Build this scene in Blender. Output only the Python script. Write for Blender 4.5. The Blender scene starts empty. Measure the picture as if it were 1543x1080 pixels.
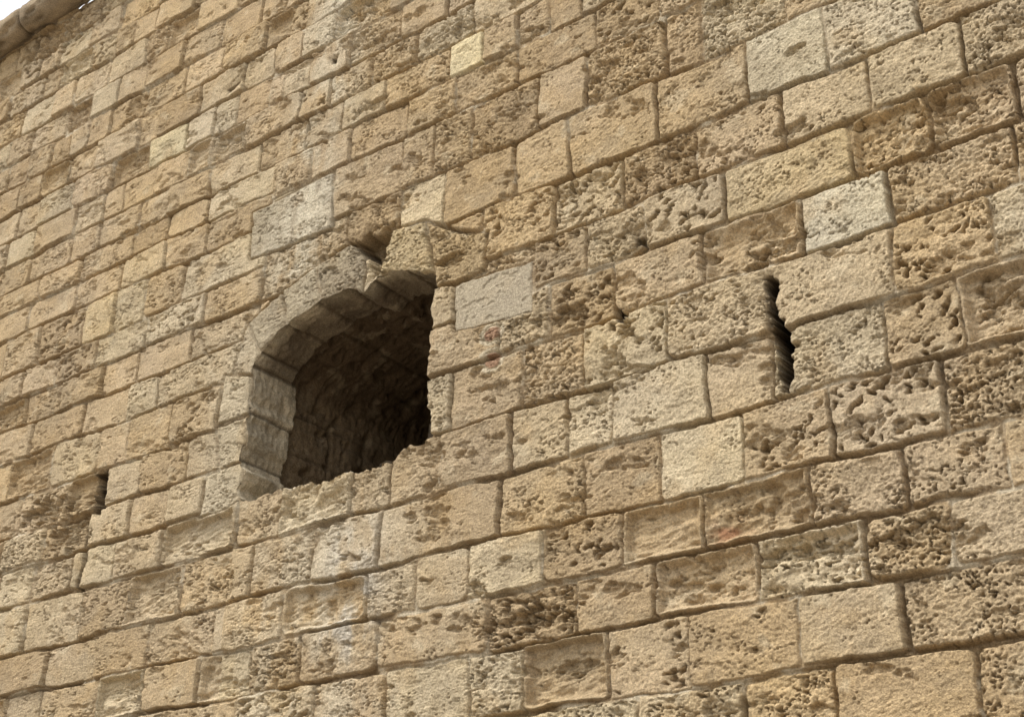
import bpy, math
import numpy as np
F32=np.float32
rng=np.random.default_rng(7)
# ---------------------------------------------------------------- photogrammetric survey: every traced point is rectified
# once onto the real wall plane (y = 5 m) and used as wall coordinates (x, z) in metres
YW=5.0; EYE=1.6
R=np.array([[0.79109,0.25916,0.55408],[0.61147,-0.35962,-0.70483],[0.0166,0.89639,-0.44296]])
FL=2095.24
def S(x,y):
    d=R@np.array([x-771.5,540.0-y,-FL]); d=d/d[1]*YW
    return (float(d[0]),float(d[2])+EYE)
def SP(l): return [S(*p) for p in l]
# ---------------------------------------------------------------- noise helpers
def pn(x,y,seed):
    r=np.random.default_rng(seed); a=r.random((256,256))*2*np.pi
    gx=np.cos(a).astype(F32).ravel(); gy=np.sin(a).astype(F32).ravel()
    xi=np.floor(x).astype(np.int32); yi=np.floor(y).astype(np.int32)
    fx=(x-xi).astype(F32); fy=(y-yi).astype(F32)
    x0=xi&255; x1=(xi+1)&255; y0=(yi&255)*256; y1=((yi+1)&255)*256
    def g(ix,iy,dx,dy):
        i=iy+ix; return gx[i]*dx+gy[i]*dy
    u=fx*fx*fx*(fx*(fx*6-15)+10); v=fy*fy*fy*(fy*(fy*6-15)+10)
    a0=g(x0,y0,fx,fy); b0=g(x1,y0,fx-1,fy); c0=g(x0,y1,fx,fy-1); d0=g(x1,y1,fx-1,fy-1)
    return ((a0+(b0-a0)*u)*(1-v)+(c0+(d0-c0)*u)*v)*1.41
def fbm(x,y,seed,o=4,g=0.5):
    s=0;a=1.0;t=0
    for k in range(o):
        s=s+a*pn(x*(2.03**k)+k*17.3,y*(2.03**k)+k*9.1,seed+k); t+=a; a*=g
    return s/t
def worley(x,y,seed,jit=0.85):
    r=np.random.default_rng(seed)
    px=(0.5+(r.random(65536)-0.5)*jit).astype(F32); py=(0.5+(r.random(65536)-0.5)*jit).astype(F32); pr=r.random(65536).astype(F32)
    xi=np.floor(x).astype(np.int32); yi=np.floor(y).astype(np.int32); fx=(x-xi).astype(F32); fy=(y-yi).astype(F32)
    best=np.full(x.shape,9.,F32); idr=np.zeros(x.shape,F32)
    for j in(-1,0,1):
        for i in(-1,0,1):
            k=((yi+j)&255)*256+((xi+i)&255)
            dx=px[k]+i-fx; dy=py[k]+j-fy; d=dx*dx+dy*dy
            m=d<best; best=np.where(m,d,best); idr=np.where(m,pr[k],idr)
    return np.sqrt(best),idr
def ss(a,b,x):
    t=np.clip((x-a)/(b-a),0,1); return t*t*(3-2*t)
def polysd(px,pz,poly):
    P=np.array(poly); n=len(P); best=np.full(px.shape,1e9); ins=np.zeros(px.shape,bool); nx=np.zeros(px.shape); nz=np.zeros(px.shape)
    for i in range(n):
        a=P[i]; b=P[(i+1)%n]; e=b-a; L=(e@e)+1e-12
        t=np.clip(((px-a[0])*e[0]+(pz-a[1])*e[1])/L,0,1); qx=a[0]+t*e[0]; qz=a[1]+t*e[1]
        d=(px-qx)**2+(pz-qz)**2; m=d<best; best=np.where(m,d,best); nx=np.where(m,qx,nx); nz=np.where(m,qz,nz)
        c=((a[1]>pz)!=(b[1]>pz))
        with np.errstate(divide='ignore',invalid='ignore'):
            xx=(b[0]-a[0])*(pz-a[1])/(b[1]-a[1]+1e-15)+a[0]
        ins^=(c&(px<xx))
    d=np.sqrt(best); return np.where(ins,d,-d),nx,nz
def lin(c):
    c=np.array(c)/255.0; return np.where(c<=0.04045,c/12.92,((c+0.055)/1.055)**2.4)
# ---------------------------------------------------------------- grid lines
def lines(segs):
    out=[segs[0][0]]; 
    for (a,b,s0,s1) in segs:
        x=a
        while x<b-1e-6:
            t=(x-a)/(b-a); x+=s0+(s1-s0)*t; out.append(min(x,b))
    return np.array(out,F32)
XR=[(-13.0,-10.2,0.07,0.016),(-10.2,-1.0,0.0135,0.0040),(-1.0,2.5,0.006,0.07)]
ZR=[(0.0,2.6,0.07,0.012),(2.6,5.9,0.0042,0.0045),(5.9,9.44,0.0046,0.0070)]
gx=lines(XR); gz=lines(ZR); NX,NZ=len(gx),len(gz)
X,Z=np.meshgrid(gx,gz)
# ---------------------------------------------------------------- courses
zR=[9.42,9.14,8.87,8.61,8.33,8.06,7.79,7.52,7.25,6.99,6.74,6.47,6.09,5.71,5.39,5.09,4.79,4.45,4.12,3.79,3.52,3.25,2.94,2.65,2.35]
zL=[9.42,9.14,8.87,8.61,8.33,8.06,7.79,7.52,7.25,6.99,6.74,6.53,6.29,5.96,5.72,5.48,5.22,4.91,4.64,4.38,4.12,3.79,3.52,3.25,2.94,2.65,2.35]
low=[2.03,1.7,1.36,1.02,0.7,0.36,-0.05]
zR=sorted([9.75]+zR+low); zL=sorted([9.75]+zL+low)
SEAM=-5.93
J={6.99:[(678,95),(727,72)],
6.47:[(380,355),(500,300),(608,215),(655,205),(710,185),(812,140),(882,118),(1003,60),(1055,35)],
6.09:[(525,320),(605,280),(668,310),(775,260),(856,222),(988,168),(1122,108),(1242,50),(1383,20)],
5.71:[(728,365),(832,320),(937,283),(1048,232),(1177,178),(1307,130),(1450,75)],
5.39:[(805,400),(885,385),(972,350),(1090,298),(1280,228),(1400,180),(1530,130)],
5.09:[(828,445),(925,437),(1057,397),(1207,342),(1337,305),(1530,228)],
4.79:[(680,560),(785,540),(880,545),(1005,505),(1155,465),(1345,395),(1495,340)],
4.45:[(420,790),(525,750),(585,730),(662,705),(768,670),(852,648),(922,628),(1065,585),(1162,555),(1335,505),(1448,470)],
4.12:[(750,770),(878,738),(992,705),(1120,672),(1250,642),(1420,597)],
3.79:[(628,830),(705,870),(818,845),(938,815),(1057,787),(1220,752),(1363,718),(1515,685)],
3.52:[(570,900),(735,930),(865,915),(987,895),(1140,865),(1305,832),(1433,805)],
3.25:[(705,1040),(788,1020),(915,1008),(1038,980),(1203,955),(1360,928)],
2.94:[(1120,1060),(1260,1045),(1470,1010)]}
def fill(js,lo,hi,w0,w1):
    js=[lo]+sorted([j for j in js if lo+0.08<j<hi-0.08])+[hi]; out=[lo]
    for a,b in zip(js[:-1],js[1:]):
        while b-out[-1]>w1*1.45:
            out.append(out[-1]+rng.uniform(w0,w1))
        out.append(b)
    return np.array(out)
D=np.full(X.shape,0.,F32); BID=np.zeros(X.shape,np.int32); UX=np.zeros(X.shape,F32); UZ=np.zeros(X.shape,F32)
Xw=X+0.018*fbm(X*2.2,Z*2.2,11,3)+0.010*fbm(X*13,Z*13,21,4)
Zw=Z+0.030*fbm(X*1.6,Z*2.5,31,3)+0.010*fbm(X*12,Z*14,41,4)
zone_left=Xw<SEAM
bcount=1; binfo=[(0,0,0,0)]
for zone,zs in ((0,zL),(1,zR)):
    for k in range(len(zs)-1):
        z0,z1=zs[k],zs[k+1]; key=round(z1,2); common=(z0>=6.73 or z1<=4.13)
        if common:
            r=np.random.default_rng(1000+int(round(z1*100))); sv=rng; rng=r
            js=[S(*p)[0] for p in J.get(key,[])]
            w=(0.34,0.62) if z0<5 else (0.22,0.52)
            js=fill(js,-13.3+r.random()*0.2,2.9,*w); rng=sv
        elif zone==0: js=fill([],-13.3+rng.random()*.2,SEAM,0.26,0.62)
        else: js=fill([S(*p)[0] for p in J.get(key,[])],SEAM,2.9,0.32,0.56)
        ra=max(0,np.searchsorted(gz,z0-.08)); rb=min(NZ,np.searchsorted(gz,z1+.08))
        if rb<=ra: continue
        xs=Xw[ra:rb]; zz=Zw[ra:rb]; m=(zz>=z0)&(zz<z1)&(zone_left[ra:rb]==(zone==0))
        if not m.any(): continue
        xm=xs[m]; zm=zz[m]; i=np.clip(np.searchsorted(js,xm)-1,0,len(js)-2)
        r2=np.random.default_rng(k+zone*99); jz=(r2.random((len(js),2))-0.5)*0.026; jr=0.008+0.05*r2.random(len(js))**2.5
        a0=js[i]; a1=js[i+1]
        dx=np.minimum(xm-a0,a1-xm); dz=np.minimum(zm-(z0+np.abs(jz[i,0])*0.6),(z1-np.abs(jz[i,1])*0.6)-zm)
        rr=jr[i]; A=np.maximum(rr-dx,0); B=np.maximum(rr-dz,0)
        d=np.where((A>0)&(B>0),rr-np.sqrt(A*A+B*B),np.minimum(dx,dz))
        sub=D[ra:rb]; sub[m]=d; sb=BID[ra:rb]; sb[m]=i+bcount
        su=UX[ra:rb]; su[m]=(xm-a0)/(a1-a0); sv_=UZ[ra:rb]; sv_[m]=(zm-z0)/(z1-z0)
        for q in range(len(js)-1): binfo.append((js[q],js[q+1],z0,z1))
        bcount+=len(js)-1
special={}
def bbox(poly,m=0.1):
    P=np.array(poly); xa,xb=np.searchsorted(gx,[P[:,0].min()-m,P[:,0].max()+m]); za,zb=np.searchsorted(gz,[P[:,1].min()-m,P[:,1].max()+m])
    return slice(za,zb),slice(xa,xb)
def add_poly(name,poly):
    global bcount
    sl=bbox(poly); sd,_,_=polysd(Xw[sl],Zw[sl],poly)
    D[sl]=np.where(sd>0,sd,np.minimum(D[sl],-sd)); BID[sl]=np.where(sd>0,bcount,BID[sl])
    P=np.array(poly); binfo.append((P[:,0].min(),P[:,0].max(),P[:,1].min(),P[:,1].max())); special[name]=bcount; bcount+=1
add_poly("pale_grey",SP([(380,320),(500,260),(500,342),(375,392)]))
for nm,pl in {"v0":[(350,562),(372,485),(392,528),(378,562)],"j1":[(325,640),(338,564),(378,562),(373,622)],"j2":[(330,708),(324,642),(373,624),(366,692)],"j3":[(300,780),(312,714),(366,694),(358,757),(345,766)],
 "v1":[(372,487),(425,438),(431,490),(391,530)],"v2":[(425,438),(475,400),(481,453),(431,490)],
 "v3":[(475,400),(526,366),(545,375),(552,415),(545,440),(530,434),(481,453)],"v5":[(640,333),(690,346),(738,350),(728,408),(682,428),(655,432),(652,409)],
 "v4":[(583,345),(640,333),(652,409),(570,412)],
 "patch":[(683,430),(800,390),(801,470),(683,495)]}.items(): add_poly(nm,SP(pl))
# ---------------------------------------------------------------- opening outline
OP=np.array(SP([(357,757),(430,738),(520,712),(590,688),(645,660),(643,600),(648,520),(652,432),(650,409),(610,404),(572,411),(560,425),(545,442),(530,433),(505,441),(480,453),(455,468),(430,489),(410,507),(391,529),(378,555),(369,640)]))
pts=[]
for i in range(len(OP)):
    a=OP[i]; b=OP[(i+1)%len(OP)]; n=max(1,int(np.linalg.norm(b-a)/0.012))
    for t in range(n): pts.append(a+(b-a)*t/n)
pts=np.array(pts)
for _ in range(2): pts=(np.roll(pts,1,0)+2*pts+np.roll(pts,-1,0))/4
lowrim=1+1.0*(pts[:,1]<4.75)
nn=(pn(pts[:,0]*9,pts[:,1]*9,5)*0.018+pn(pts[:,0]*30,pts[:,1]*30,6)*0.008)*lowrim
tan=np.roll(pts,-1,0)-np.roll(pts,1,0); tan/=np.linalg.norm(tan,axis=1)[:,None]; nrm=np.stack([-tan[:,1],tan[:,0]],1)
area=0.5*np.sum(pts[:,0]*np.roll(pts[:,1],-1)-np.roll(pts[:,0],-1)*pts[:,1])
if area<0: nrm=-nrm      # nrm now points into the opening
OUT=pts+nrm*nn[:,None]
# ---------------------------------------------------------------- per block properties
NB=bcount+1; pr=np.random.default_rng(77)
pal=[(181,159,125),(178,155,119),(185,165,131),(173,151,117),(179,159,127),(187,169,136),(170,147,112),(182,158,120)]
BC=np.array([lin(pal[i]) for i in pr.integers(0,len(pal),NB)])*(0.92+0.16*pr.random((NB,1)))
off=(pr.random(NB)-0.5)*0.020; tx=(pr.random(NB)-0.5)*0.024; tz=(pr.random(NB)-0.5)*0.018
typ=pr.random(NB)
wh=np.where(typ<0.05,0.7,0.0); wsco=np.where((typ>0.13)&(typ<0.23),1.0,0.0); wt=np.where((typ>0.25)&(typ<0.42),0.8,0.0)
wpit=pr.random(NB)**1.1; jwb=0.0035+0.0035*pr.random(NB); pale=np.zeros(NB)
smooth=np.where(pr.random(NB)<0.4,0.45+0.3*pr.random(NB),1.0)
binf=np.array(binfo+[(0,0,0,0)]*(NB-len(binfo))); bcx=(binf[:,0]+binf[:,1])/2; bcz=(binf[:,2]+binf[:,3])/2
farl=bcx<-5.5; wpit=np.where(farl,wpit*0.75,wpit); off=np.where(farl,off*1.3,off)
def at(x,y):
    q=S(x,y); i=min(np.searchsorted(gx,q[0]),NX-1); j=min(np.searchsorted(gz,q[1]),NZ-1); return int(BID[j,i])
for p in [(1395,490),(1335,610),(1030,330),(1420,370),(870,470),(800,930),(60,760)]:
    b=at(*p); wh[b]=1; wsco[b]=0; wt[b]=0
for p in [(60,820),(1080,100),(930,100),(985,270),(580,110),(1300,230),(1430,600),(960,60),(1370,800),(1490,550)]:
    b=at(*p); wh[b]=0; wsco[b]=0; wt[b]=0; wpit[b]=1.2; smooth[b]=1
for p in [(1330,220),(1000,800),(1470,180),(1500,430),(1240,150),(1220,850),(1140,350),(1130,780),(1060,880)]:
    b=at(*p); wsco[b]=1; wh[b]=0; wt[b]=0; smooth[b]=0.5
for p in [(1100,130),(830,230),(720,250),(920,220),(1180,230),(1270,410),(830,640),(990,620),(940,720),(1110,580),(930,900),(1120,960),(1380,1030)]:
    b=at(*p); wt[b]=0.8; wh[b]=0; wsco[b]=0; wpit[b]*=0.5; smooth[b]=0.6
pc={(1180,100):(188,174,144),(1310,30):(188,173,145),(1240,150):(186,166,132),(1380,120):(186,167,134),(1270,320):(192,180,154),(1055,690):(193,176,144),(700,85):(208,191,150),(1280,940):(177,156,122),(170,470):(190,168,128),(1190,250):(186,165,126),(280,190):(196,179,140)}
for p,c in pc.items():
    b=at(*p); BC[b]=lin(c); wh[b]=0; wsco[b]=0; pale[b]=1; smooth[b]=0.6
pale[at(1180,100)]=0; wpit[at(1270,320)]=0.4
for nm,c in {"pale_grey":(167,154,130),"v0":(172,156,128),"j1":(178,162,132),"j2":(174,158,128),"j3":(178,163,134),"v1":(162,148,122),"v2":(166,152,125),"v3":(152,138,113),"v4":(177,158,122),"v5":(170,148,112),"patch":(168,155,131)}.items():
    b=special[nm]; BC[b]=lin(c); wh[b]=0; wsco[b]=0; wt[b]=0; off[b]=0; wpit[b]=0.5; pale[b]=1; tx[b]=tz[b]=0; smooth[b]=0.7
wpit[special["v4"]]=1; wpit[special["v5"]]=1.2; wpit[special["v3"]]=1; wt[special["v1"]]=wt[special["v2"]]=.5; wpit[special["patch"]]=0
# ---------------------------------------------------------------- relief
b=BID; smo=smooth[b].astype(F32)
n1=fbm(X*3.1,Z*4.0,101,4); n2=fbm(X*11,Z*14,111,4); n3=fbm(X*45,Z*52,121,3); n4=fbm(X*95,Z*105,126,2)
rid=fbm(X*9+Z*3,Z*30-X*6,131,4)
edge=np.maximum(0,n2+0.03)*0.018*(0.1+wpit[b])
Dm=D-edge-0.003*n3
jw=jwb[b]+0.003*ss(-6,-9.5,X)
round_=0.004+0.009*wpit[b]
t=np.clip((Dm-jw)/round_,0,1)
prof=1-np.sqrt(np.clip(1-(1-t)**2,0,1))          # 1 in the joint, 0 on the face
jn=fbm(X*1.7,Z*1.9,141,4)
jdepth=0.014+0.042*ss(-0.22,0.20,jn)
H=off[b]+tx[b]*(UX-0.5)+tz[b]*(UZ-0.5)-prof*jdepth
mort=(1-ss(-0.002,0.004,Dm-jw+0.002))*(1-ss(-0.15,0.12,jn))
mort2=mort*ss(-0.15,0.15,fbm(X*7,Z*7,151,3))
face=1-prof
fl=1-0.45*ss(-5.0,-7.5,X)
H+=n4*0.0042*smo*(0.4+0.6*face)+n3*0.0060*smo*face*(0.5+wpit[b])*fl+n2*0.010*face*fl*(0.3+0.7*smo)+n1*0.012*face
rg=fbm(X*24,Z*34,161,4)
H+=-np.abs(rg)*0.014*(0.2+wpit[b])*face*fl*smo
# tool marks
ang=pr.choice([0.6,-0.7,0.9,0.45],NB)[b]
ph=(X*np.cos(ang)+Z*np.sin(ang)).astype(F32); pv=(-X*np.sin(ang)+Z*np.cos(ang)).astype(F32)
tm=fbm(ph*9,pv*70,171,2)
H+=(wt[b]*0.9+0.1)*0.0050*tm*face*ss(-0.3,0.2,n2+n1)
# pits of several sizes, clustered
pm=ss(-0.05,0.40,fbm(X*5,Z*6,181,4)*1.5+0.6*(wpit[b]-0.45))
w0,i0=worley(X*50+n2,Z*58+n3*.6,189)
pD=(1-ss(0.14,0.32,w0+0.08*n4))*(i0<0.45*smo)
H-=pD*0.015*(0.22+pm)*face
w1,i1=worley(X*31+n2*1.5,Z*42+n3*.8,191)
pA=(1-ss(0.12,0.12+0.24*i1/0.5,w1+0.14*n3))*(i1<0.5)
H-=pA*0.030*pm*face*(0.3+wpit[b])*smo
w2,i2=worley(X*13+n2*1.6+n3*.4,Z*20+n2*1.4,201)
pB=(1-ss(0.10,0.12+0.7*i2,w2+0.16*n3))*(i2<0.27)
H-=pB*0.040*pm*face*(wpit[b]+0.1)*np.where(pale[b]>0,0.2,1)
# honeycomb (alveolar) weathering: irregular cells in part of the block only
hm=wh[b]*ss(-0.12,0.16,fbm(X*5.5,Z*6,211,3)+0.04)*ss(0.008,0.035,D)
w3,i3=worley(X*19+n2*1.4+n1*2,Z*23+n2*1.2,221,0.95)
pC=(1-ss(0.18,0.27+0.20*i3,w3+0.10*n3+0.06*n2))*(i3>0.30)
H-=hm*pC*(0.032+0.038*i3)+hm*0.004
# scooped out blocks
sm=wsco[b]*ss(0.0,0.030,D-0.008-0.02*np.abs(n2))*ss(-0.35,0.15,n1+0.12*n2+0.15)
H-=sm*(0.046+0.020*n1)-sm*rid*0.020
# ragged cavities cutting across blocks along bedding
cv=fbm(X*2.6+2,Z*5.5+X*1.0,231,5,0.55)
cav=ss(0.17,0.25,cv)*ss(-0.1,0.3,n2+0.1)*np.where(pale[b]>0,0.15,1)*fl
H-=cav*(0.024+0.034*np.abs(rid))*face
cv2=ss(0.22,0.30,fbm(X*7.5,Z*15+X*2,241,5,.6))
H-=cv2*0.023*wpit[b]*face*smo
# surveyed patches of deep decay (x, y, rx, ry metres, depth)
for (x,y,rx,ry,dp) in [(1165,375,.18,.08,.045),(1130,400,.10,.06,.03),(860,470,.20,.06,.045),(790,930,.22,.08,.045),(1420,160,.16,.09,.04),(1215,830,.28,.05,.04),(100,800,.22,.20,.05),(70,770,.3,.12,.05),(1010,240,.10,.04,.035),(965,265,.08,.05,.035),(1380,800,.18,.06,.03),(675,390,.10,.06,.035),(1290,640,.20,.06,.02),(720,890,.08,.04,.035),(80,60,.5,.25,.05),(200,165,.15,.12,.03),(1060,385,.06,.08,.045),(200,350,.3,.05,.03),(1190,195,.10,.06,.035),(880,1000,.3,.04,.025),(1500,440,.12,.10,.03),(560,160,.2,.05,.025)]:
    q=S(x,y); rr=np.sqrt(((X-q[0])/rx)**2+((Z-q[1])/ry)**2)+1.2*n2+0.7*rid+0.3*n3
    k=1-ss(0.60,0.80,rr); H-=k*(dp*0.5+dp*2.0*np.abs(rid))*(0.35+0.65*face)
sp=(b==special["patch"]); H=np.where(sp,-0.012-prof*0.006+0.003*n2+0.003*n1+0.0018*n3-0.006*ss(.2,.3,n2+.5*n1),H)
deep=np.zeros(X.shape,F32)
def slit(poly,depth,nz=0.012,dark=1.0):
    global H
    P=SP(poly); sl=bbox(P,0.12); x=X[sl]+nz*pn(X[sl]*18,Z[sl]*18,251)+0.5*nz*pn(X[sl]*50,Z[sl]*50,252); z=Z[sl]+nz*pn(X[sl]*18,Z[sl]*18,253)+0.4*nz*pn(X[sl]*45,Z[sl]*45,254)
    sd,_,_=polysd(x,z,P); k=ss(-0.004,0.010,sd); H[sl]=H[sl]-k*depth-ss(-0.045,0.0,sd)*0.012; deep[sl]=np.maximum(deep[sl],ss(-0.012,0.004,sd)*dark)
slit([(1152,420),(1172,417),(1168,460),(1184,495),(1194,552),(1187,584),(1172,581),(1168,530),(1157,478)],0.30,0.026)
slit([(142,712),(161,704),(156,738),(149,775),(136,772)],0.25)
slit([(133,780),(128,840),(112,890),(108,888),(122,845),(128,780)],0.045,0.014,0.6)
slit([(929,464),(938,467),(938,482),(931,483)],0.06,0.018)
slit([(955,355),(968,353),(969,366),(957,369)],0.035,0.018,0.6)
slit([(500,90),(508,90),(507,96),(501,96)],0.04,0.004,0.7)
slit([(340,135),(360,122),(358,126),(342,139)],0.025,0.006,0.5)
# broken-out voussoir above the arch
slit([(530,364),(556,352),(586,349),(578,378),(569,408),(560,418),(556,392),(544,382)],0.13,0.035,0.35)
# ---------------------------------------------------------------- colour
C=BC[b].astype(F32)
def mix(C,col,m):
    m=np.clip(m,0,1)[...,None].astype(F32); return C*(1-m)+np.array(col,F32)*m
C*=(1+0.18*n1+0.16*n2)[...,None]
warm=fbm(X*1.3,Z*1.3,301,4)
C*=np.stack([1+0.06*warm,1+0.02*warm,1-0.12*warm],-1)
gr=ss(0.0,0.35,fbm(X*2.2,Z*3.0,311,5)); C=mix(C,lin((154,138,111)),gr*0.38)
och=ss(0.1,0.4,fbm(X*3.3,Z*3.3,321,4)); C=mix(C,lin((178,149,104)),och*0.30)
def band(cx,w): return np.exp(-((X-cx)/w)**2)
st=fbm(X*7,Z*1.1,331,4); bl=fbm(X*5,Z*5,341,4); rb=pr.random(NB)[b]
up=band(-5.60+0.10*(Z-6.3),0.25)*ss(5.6,5.9,Z)*ss(-0.45,0.15,st+bl)*(0.55+0.45*(rb>0.35))
C=mix(C,lin((204,193,168)),up*0.85)
lo=(np.exp(-((X+5.15)/0.75)**2))*(1-ss(4.0,4.45,Z))*ss(-0.5,0.25,st*1.2+bl)*(0.75+0.25*(rb>0.3))
C=mix(C,lin((194,180,153)),lo*0.74)
blu=(band(-5.05,0.10)+band(-4.88,0.10))*(1-ss(3.8,4.2,Z))*ss(3.2,3.5,Z)*ss(-0.2,0.3,bl+st)
C=mix(C,lin((186,183,175)),blu*0.5)
jm=np.exp(-((X+6.12)/0.2)**2)*ss(4.0,4.3,Z)*(1-ss(5.4,5.7,Z)); C=mix(C,lin((184,170,143)),jm*0.5)
cr=ss(0.22,0.4,fbm(X*6,Z*7,351,5)); C=mix(C,lin((204,189,158)),cr*0.30)
q=S(1090,800); rd=np.exp(-(((X-q[0])/0.09)**2+((Z-q[1])/0.05)**2)*1.0)*ss(-0.3,0.2,n2); C=mix(C,lin((152,98,68)),rd*0.7)
for (x,y) in [(741,502),(739,541)]:
    q=S(x,y); rr=np.sqrt(((X-q[0])/0.055)**2+((Z-q[1])/0.045)**2)+0.4*n2
    C=mix(C,lin((196,182,154)),(1-ss(1.3,1.7,rr))*0.9); C=mix(C,lin((156,124,98)),1-ss(0.8,0.95,rr)); H-=0.01*np.exp(-((rr-1.05)/0.15)**2)
C=mix(C,lin((184,171,146)),mort2*0.8)
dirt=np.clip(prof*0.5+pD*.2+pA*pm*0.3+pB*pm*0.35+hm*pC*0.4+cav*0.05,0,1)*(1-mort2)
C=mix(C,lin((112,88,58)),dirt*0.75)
C=mix(C,lin((168,155,131)),sp*0.6*face)
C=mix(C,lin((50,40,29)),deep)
C*=(1+0.14*n3+0.18*n4)[...,None]
lum=C@np.array([.3,.6,.1],F32); C=lum[...,None]*0.05+C*0.95
C=np.clip(C*1.03,0.01,0.8)
# ---------------------------------------------------------------- materials
def stone_mat(name,grain=1.0,attr=True,col=(0.3,0.24,0.16)):
    m=bpy.data.materials.new(name); m.use_nodes=True; nt=m.node_tree; N=nt.nodes; L=nt.links
    bs=N["Principled BSDF"]; bs.inputs["Roughness"].default_value=0.95
    try: bs.inputs["Specular IOR Level"].default_value=0.12
    except: pass
    tc=N.new("ShaderNodeTexCoord")
    def noise(s,d,r=0.6):
        n=N.new("ShaderNodeTexNoise"); n.inputs["Scale"].default_value=s; n.inputs["Detail"].default_value=d; n.inputs["Roughness"].default_value=r
        L.new(tc.outputs["Object"],n.inputs["Vector"]); return n
    if attr:
        a=N.new("ShaderNodeAttribute"); a.attribute_name="Col"; src=a.outputs["Color"]
    else:
        rgb=N.new("ShaderNodeRGB"); rgb.outputs[0].default_value=(*col,1); src=rgb.outputs[0]
    g=noise(100,3,0.8); mr=N.new("ShaderNodeMapRange"); mr.inputs[1].default_value=0.3; mr.inputs[2].default_value=0.7
    mr.inputs[3].default_value=1-0.42*grain; mr.inputs[4].default_value=1+0.42*grain; L.new(g.outputs["Fac"],mr.inputs[0])
    vm=N.new("ShaderNodeVectorMath"); vm.operation='SCALE'; L.new(src,vm.inputs[0]); L.new(mr.outputs[0],vm.inputs["Scale"])
    L.new(vm.outputs[0],bs.inputs["Base Color"])
    f=noise(130,3,0.8); bp=N.new("ShaderNodeBump"); bp.inputs["Strength"].default_value=1.0; bp.inputs["Distance"].default_value=0.009*grain
    L.new(f.outputs["Fac"],bp.inputs["Height"]); L.new(bp.outputs[0],bs.inputs["Normal"])
    return m
M=stone_mat("weathered_sandstone")
root=bpy.data.objects.new("stone_wall",None); bpy.context.scene.collection.objects.link(root)
def mesh_obj(name,V,Fq,col=None,mat=None,parent=root,smooth=True):
    me=bpy.data.meshes.new(name); V=np.ascontiguousarray(V,dtype=F32); Fq=np.ascontiguousarray(Fq,dtype=np.int32)
    me.vertices.add(len(V)); me.vertices.foreach_set("co",V.ravel())
    me.loops.add(Fq.size); me.loops.foreach_set("vertex_index",Fq.ravel())
    me.polygons.add(len(Fq)); me.polygons.foreach_set("loop_start",np.arange(0,Fq.size,4,dtype=np.int32))
    me.polygons.foreach_set("use_smooth",np.full(len(Fq),smooth)); me.update(calc_edges=True)
    if col is not None:
        at_=me.color_attributes.new("Col",'FLOAT_COLOR','POINT'); c4=np.ones((len(V),4),F32); c4[:,:3]=col; at_.data.foreach_set("color",c4.ravel())
    o=bpy.data.objects.new(name,me); bpy.context.scene.collection.objects.link(o)
    if mat: me.materials.append(mat)
    if parent: o.parent=parent
    return o
# ---------------------------------------------------------------- wall face with the opening cut out
sl=bbox(OUT,0.06); sdw,qx,qz=polysd(X[sl],Z[sl],OUT)
sd=np.full(X.shape,-1.0); sd[sl]=sdw
Xv=X.copy(); Zv=Z.copy()
snap=(sdw>0); 
xs_=Xv[sl]; zs_=Zv[sl]; xs_[snap]=qx[snap]; zs_[snap]=qz[snap]
near=(1-ss(0.0,0.035,-sd)); H=H*(1-0.5*near*(sd>-0.04))-0.006*near   # worn rim
V=np.stack([Xv,YW-H,Zv],-1).reshape(-1,3)
idx=np.arange(NX*NZ).reshape(NZ,NX); q=np.stack([idx[:-1,:-1],idx[:-1,1:],idx[1:,1:],idx[1:,:-1]],-1).reshape(-1,4)
inside=(sd>0).ravel(); keep=~(inside[q].all(1)); q=q[keep]
used=np.zeros(NX*NZ,bool); used[q.ravel()]=True; remap=np.cumsum(used)-1
mesh_obj("wall_face",V[used],remap[q],C.reshape(-1,3)[used],M)
# ---------------------------------------------------------------- vaulted window recess
n=len(OUT); seg=np.linalg.norm(np.roll(OUT,-1,0)-OUT,axis=1); s=np.concatenate([[0],np.cumsum(seg)[:-1]])
ii=np.clip(np.searchsorted(gx,OUT[:,0]),0,NX-1); jj=np.clip(np.searchsorted(gz,OUT[:,1]),0,NZ-1)
y0=YW-H[jj,ii]
tt=np.concatenate([np.linspace(0,1.9,260),np.linspace(1.93,2.6,30)]); SS,T=np.meshgrid(s,tt)
PX=np.tile(OUT[:,0],(len(tt),1)); PZ=np.tile(OUT[:,1],(len(tt),1))
NXX=np.tile(nrm[:,0],(len(tt),1)); NZZ=np.tile(nrm[:,1],(len(tt),1))
side=np.abs(NXX)>0.75
JD=0.37+0.03*np.sin(np.floor((PZ-4.666)/0.305)*2.1)+0.015*fbm(SS*6,T*2,400,3)
czo=np.where(side,(PZ-4.666+0.02*fbm(SS*3,T*3,399,3))/0.305+40,SS/0.26+0.1*fbm(SS*3,T*3,398,3)); czi=np.where(side|(NZZ>-0.3),(PZ-4.60+0.04*fbm(SS*2,T*2,402,3))/0.25+70,(SS+0.05*fbm(SS*2,T*3,403,2))/0.27)
outer=T<JD; cz=np.where(outer,czo,czi); h_=np.where(outer,np.where(side,0.305,0.26),0.25); ci=np.floor(cz); fz=(cz-ci)*h_
ju=(T-0.30+0.45*((ci*0.618)%1)); jl=np.mod(ju,0.42)
dj=np.minimum(np.minimum(fz,h_-fz),np.minimum(np.abs(T-JD),np.where(outer,1,np.minimum(jl,0.42-jl))))
dj=dj-0.016*np.abs(fbm(SS*9,T*9,401,3))
pf=(1-ss(0.002,0.014,dj))*np.where(outer,1,0.35+0.65*ss(-0.1,0.2,fbm(SS*3,T*3,404,3)))
hsh=(np.sin(ci*12.9898+np.floor(ju/0.42)*78.233*(~outer))*43758.5)%1.0
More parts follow.
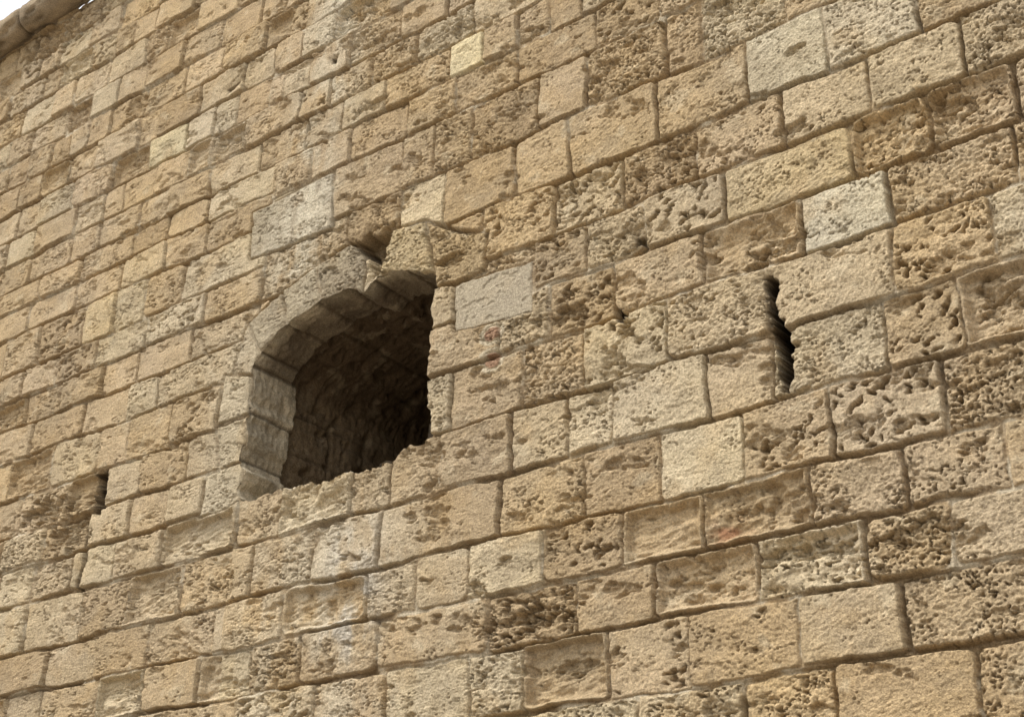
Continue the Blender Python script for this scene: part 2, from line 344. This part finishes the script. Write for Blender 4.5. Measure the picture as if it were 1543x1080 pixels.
rel=-0.014*pf+np.where(outer,0.6,1)*(0.030*fbm(SS*5,T*5,411,4)+0.022*(hsh-0.5))+0.012*fbm(SS*30,T*30,421,3)
rel-=0.035*ss(0.08,0.25,fbm(SS*7,T*9,431,5))*np.where(outer,0.35,1)
rel-=0.035*(~outer)                         # recess widens behind the jamb stones
wgt=ss(0.0,0.03,T)
RX=PX+NXX*rel*wgt; RZ_=PZ+NZZ*rel*wgt
YY=np.where(T<0.05,y0[None,:]+(YW+0.05-y0[None,:])*(T/0.05),YW+T)
Vn=np.stack([RX,YY,RZ_],-1).reshape(-1,3); m_=len(tt)
id2=np.arange(m_*n).reshape(m_,n); idr=np.roll(id2,-1,1)
fq=np.stack([id2[:-1],idr[:-1],idr[1:],id2[1:]],-1).reshape(-1,4)
base=lin((174,161,137)); Cn=np.ones(T.shape+(3,),F32)*base.astype(F32)
Cn*=(0.80+0.4*hsh)[...,None]*(1+0.6*fbm(SS*4,T*4,441,4))[...,None]
Cn=mix(Cn,lin((124,105,80)),(~outer)*0.88)  # stones behind the jamb coloured darker, painting in the recess shade
Cn=mix(Cn,lin((88,72,56)),ss(0.2,0.7,NZZ*-1)*0.70*ss(0.02,0.15,T))   # vault shade painted into the colour of downward faces
Cn=mix(Cn,lin((186,170,142)),ss(0.12,0.3,fbm(SS*6,T*8,451,4))*0.28)
Cn=mix(Cn,lin((78,64,47)),pf*0.6)
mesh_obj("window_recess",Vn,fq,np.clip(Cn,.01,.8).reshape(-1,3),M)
P0=OUT.mean(0); rad=np.linspace(0,1.12,40); A,Bq=np.meshgrid(np.arange(n),rad)
bx=P0[0]+(OUT[A,0]-P0[0])*Bq; bz=P0[1]+(OUT[A,1]-P0[1])*Bq
by=YW+2.5-0.05*fbm(bx*4,bz*4,461,4)+0.03*(1-ss(0.0,0.02,np.minimum(np.mod(bz,0.31),0.31-np.mod(bz,0.31))))
id3=np.arange(40*n).reshape(40,n); ir=np.roll(id3,-1,1)
fb=np.stack([id3[:-1],ir[:-1],ir[1:],id3[1:]],-1).reshape(-1,4)
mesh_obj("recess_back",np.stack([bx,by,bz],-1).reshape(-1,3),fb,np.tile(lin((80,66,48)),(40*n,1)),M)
def rock(name,c,r,seed):
    u=np.linspace(0,np.pi,40); v=np.linspace(0,2*np.pi,61)[:-1]; U,Vv=np.meshgrid(u,v,indexing='ij')
    x=np.sin(U)*np.cos(Vv); y=np.sin(U)*np.sin(Vv); z=np.cos(U)
    x,y,z=[np.sign(a)*np.abs(a)**0.75 for a in (x,y,z)]
    k=1+0.25*(pn(x*1.7+5,y*1.7+z*1.3+5,seed)+0.5*pn(x*4+9+z,y*4+z*3+9,seed+1)+0.25*pn(x*10+9,y*10+z*8+9,seed+2))
    P=np.stack([c[0]+x*r[0]*k,c[1]+y*r[1]*k,c[2]+z*r[2]*k],-1)
    g=np.arange(40*60).reshape(40,60); gr_=np.roll(g,-1,1)
    return mesh_obj(name,P.reshape(-1,3),np.stack([g[:-1],g[1:],gr_[1:],gr_[:-1]],-1).reshape(-1,4),np.tile(lin((66,56,43)),(2400,1)),M)
rock("sill_rubble_1",(-4.72,5.50,4.64),(0.14,0.12,0.18),501)
rock("sill_rubble_2",(-5.05,5.50,4.52),(0.17,0.13,0.09),511)
# ---------------------------------------------------------------- rounded coping at the top
xs=np.arange(-13,2.5,0.02); th=np.linspace(0,2*np.pi,49)[:-1]; TH,XX=np.meshgrid(th,xs)
cell=np.mod(XX+0.3*np.sin(np.floor(XX/0.9)),0.9); jd=np.minimum(cell,0.9-cell)
rr=0.135+0.008*np.sin(np.floor(XX/0.9)*5.1)-0.03*(1-ss(0,0.035,jd))+0.02*fbm(XX*5,TH*1.2,521,4)-0.03*ss(0.15,0.3,fbm(XX*3,TH*1.0,531,4))
cy_=4.93; cz_=9.55
Vr=np.stack([XX,cy_+rr*np.cos(TH),cz_+rr*np.sin(TH)],-1); g=np.arange(len(xs)*48).reshape(-1,48); g2=np.roll(g,-1,1)
Cc=np.ones(XX.shape+(3,),F32)*lin((150,134,110)).astype(F32)*(1+0.8*fbm(XX*3,TH*1.5,541,4))[...,None]
Cc=mix(Cc,lin((70,58,44)),(1-ss(0,0.03,jd))*0.8)
mesh_obj("coping_roll",Vr.reshape(-1,3),np.stack([g[:-1],g[1:],g2[1:],g2[:-1]],-1).reshape(-1,4),Cc.reshape(-1,3),M)
xa,xb=-13.0,2.5
cv_=np.array([[xa,5.02,9.44],[xb,5.02,9.44],[xb,8.2,9.44],[xa,8.2,9.44],[xa,8.2,0],[xb,8.2,0],[xa,5.02,0],[xb,5.02,0]])
mesh_obj("wall_core",cv_,[[0,1,2,3],[3,2,5,4],[0,3,4,6],[1,7,5,2]],np.tile(lin((160,140,110)),(8,1)),M,smooth=False)
# ---------------------------------------------------------------- ground
gm=stone_mat("dusty_ground",1.0,False,(0.28,0.24,0.19))
mesh_obj("ground",[[-300,-300,0],[300,-300,0],[300,300,0],[-300,300,0]],[[0,1,2,3]],None,gm,None,False)
# ---------------------------------------------------------------- light
az=math.radians(-34); el=math.radians(62)
dirv=np.array([math.sin(az)*math.cos(el),-math.cos(az)*math.cos(el),math.sin(el)])
from mathutils import Vector, Matrix
sd_=bpy.data.lights.new("sun",'SUN'); sd_.energy=1.9; sd_.angle=math.radians(11); sd_.color=(1,0.97,0.915)
so=bpy.data.objects.new("sun",sd_); bpy.context.scene.collection.objects.link(so); so.rotation_euler=Vector(dirv).to_track_quat('Z','Y').to_euler(); so.location=(0,0,20)
w=bpy.data.worlds.new("World"); bpy.context.scene.world=w; w.use_nodes=True; nt=w.node_tree; N=nt.nodes
sk=N.new("ShaderNodeTexSky"); sk.sky_type='NISHITA'; sk.sun_disc=False; sk.sun_elevation=el; sk.sun_rotation=math.atan2(dirv[0],dirv[1]); sk.dust_density=4; sk.air_density=1.0
hs=N.new("ShaderNodeHueSaturation"); hs.inputs["Saturation"].default_value=0.12; hs.inputs["Value"].default_value=1.95
nt.links.new(sk.outputs[0],hs.inputs["Color"]); nt.links.new(hs.outputs[0],N["Background"].inputs[0]); N["Background"].inputs[1].default_value=0.15
# ---------------------------------------------------------------- camera
cam=bpy.data.cameras.new("camera"); co=bpy.data.objects.new("camera",cam); bpy.context.scene.collection.objects.link(co)
cam.sensor_width=36; cam.lens=FL/1543*36; cam.clip_end=1000
U_,_,Vt=np.linalg.svd(R); Ro=U_@Vt
mw=Matrix([list(Ro[i])+[0] for i in range(3)]+[[0,0,0,1]]); mw.translation=(0,0,EYE); co.matrix_world=mw
bpy.context.scene.camera=co
sc=bpy.context.scene; sc.view_settings.view_transform='Standard'; sc.view_settings.look='None'; sc.view_settings.exposure=0
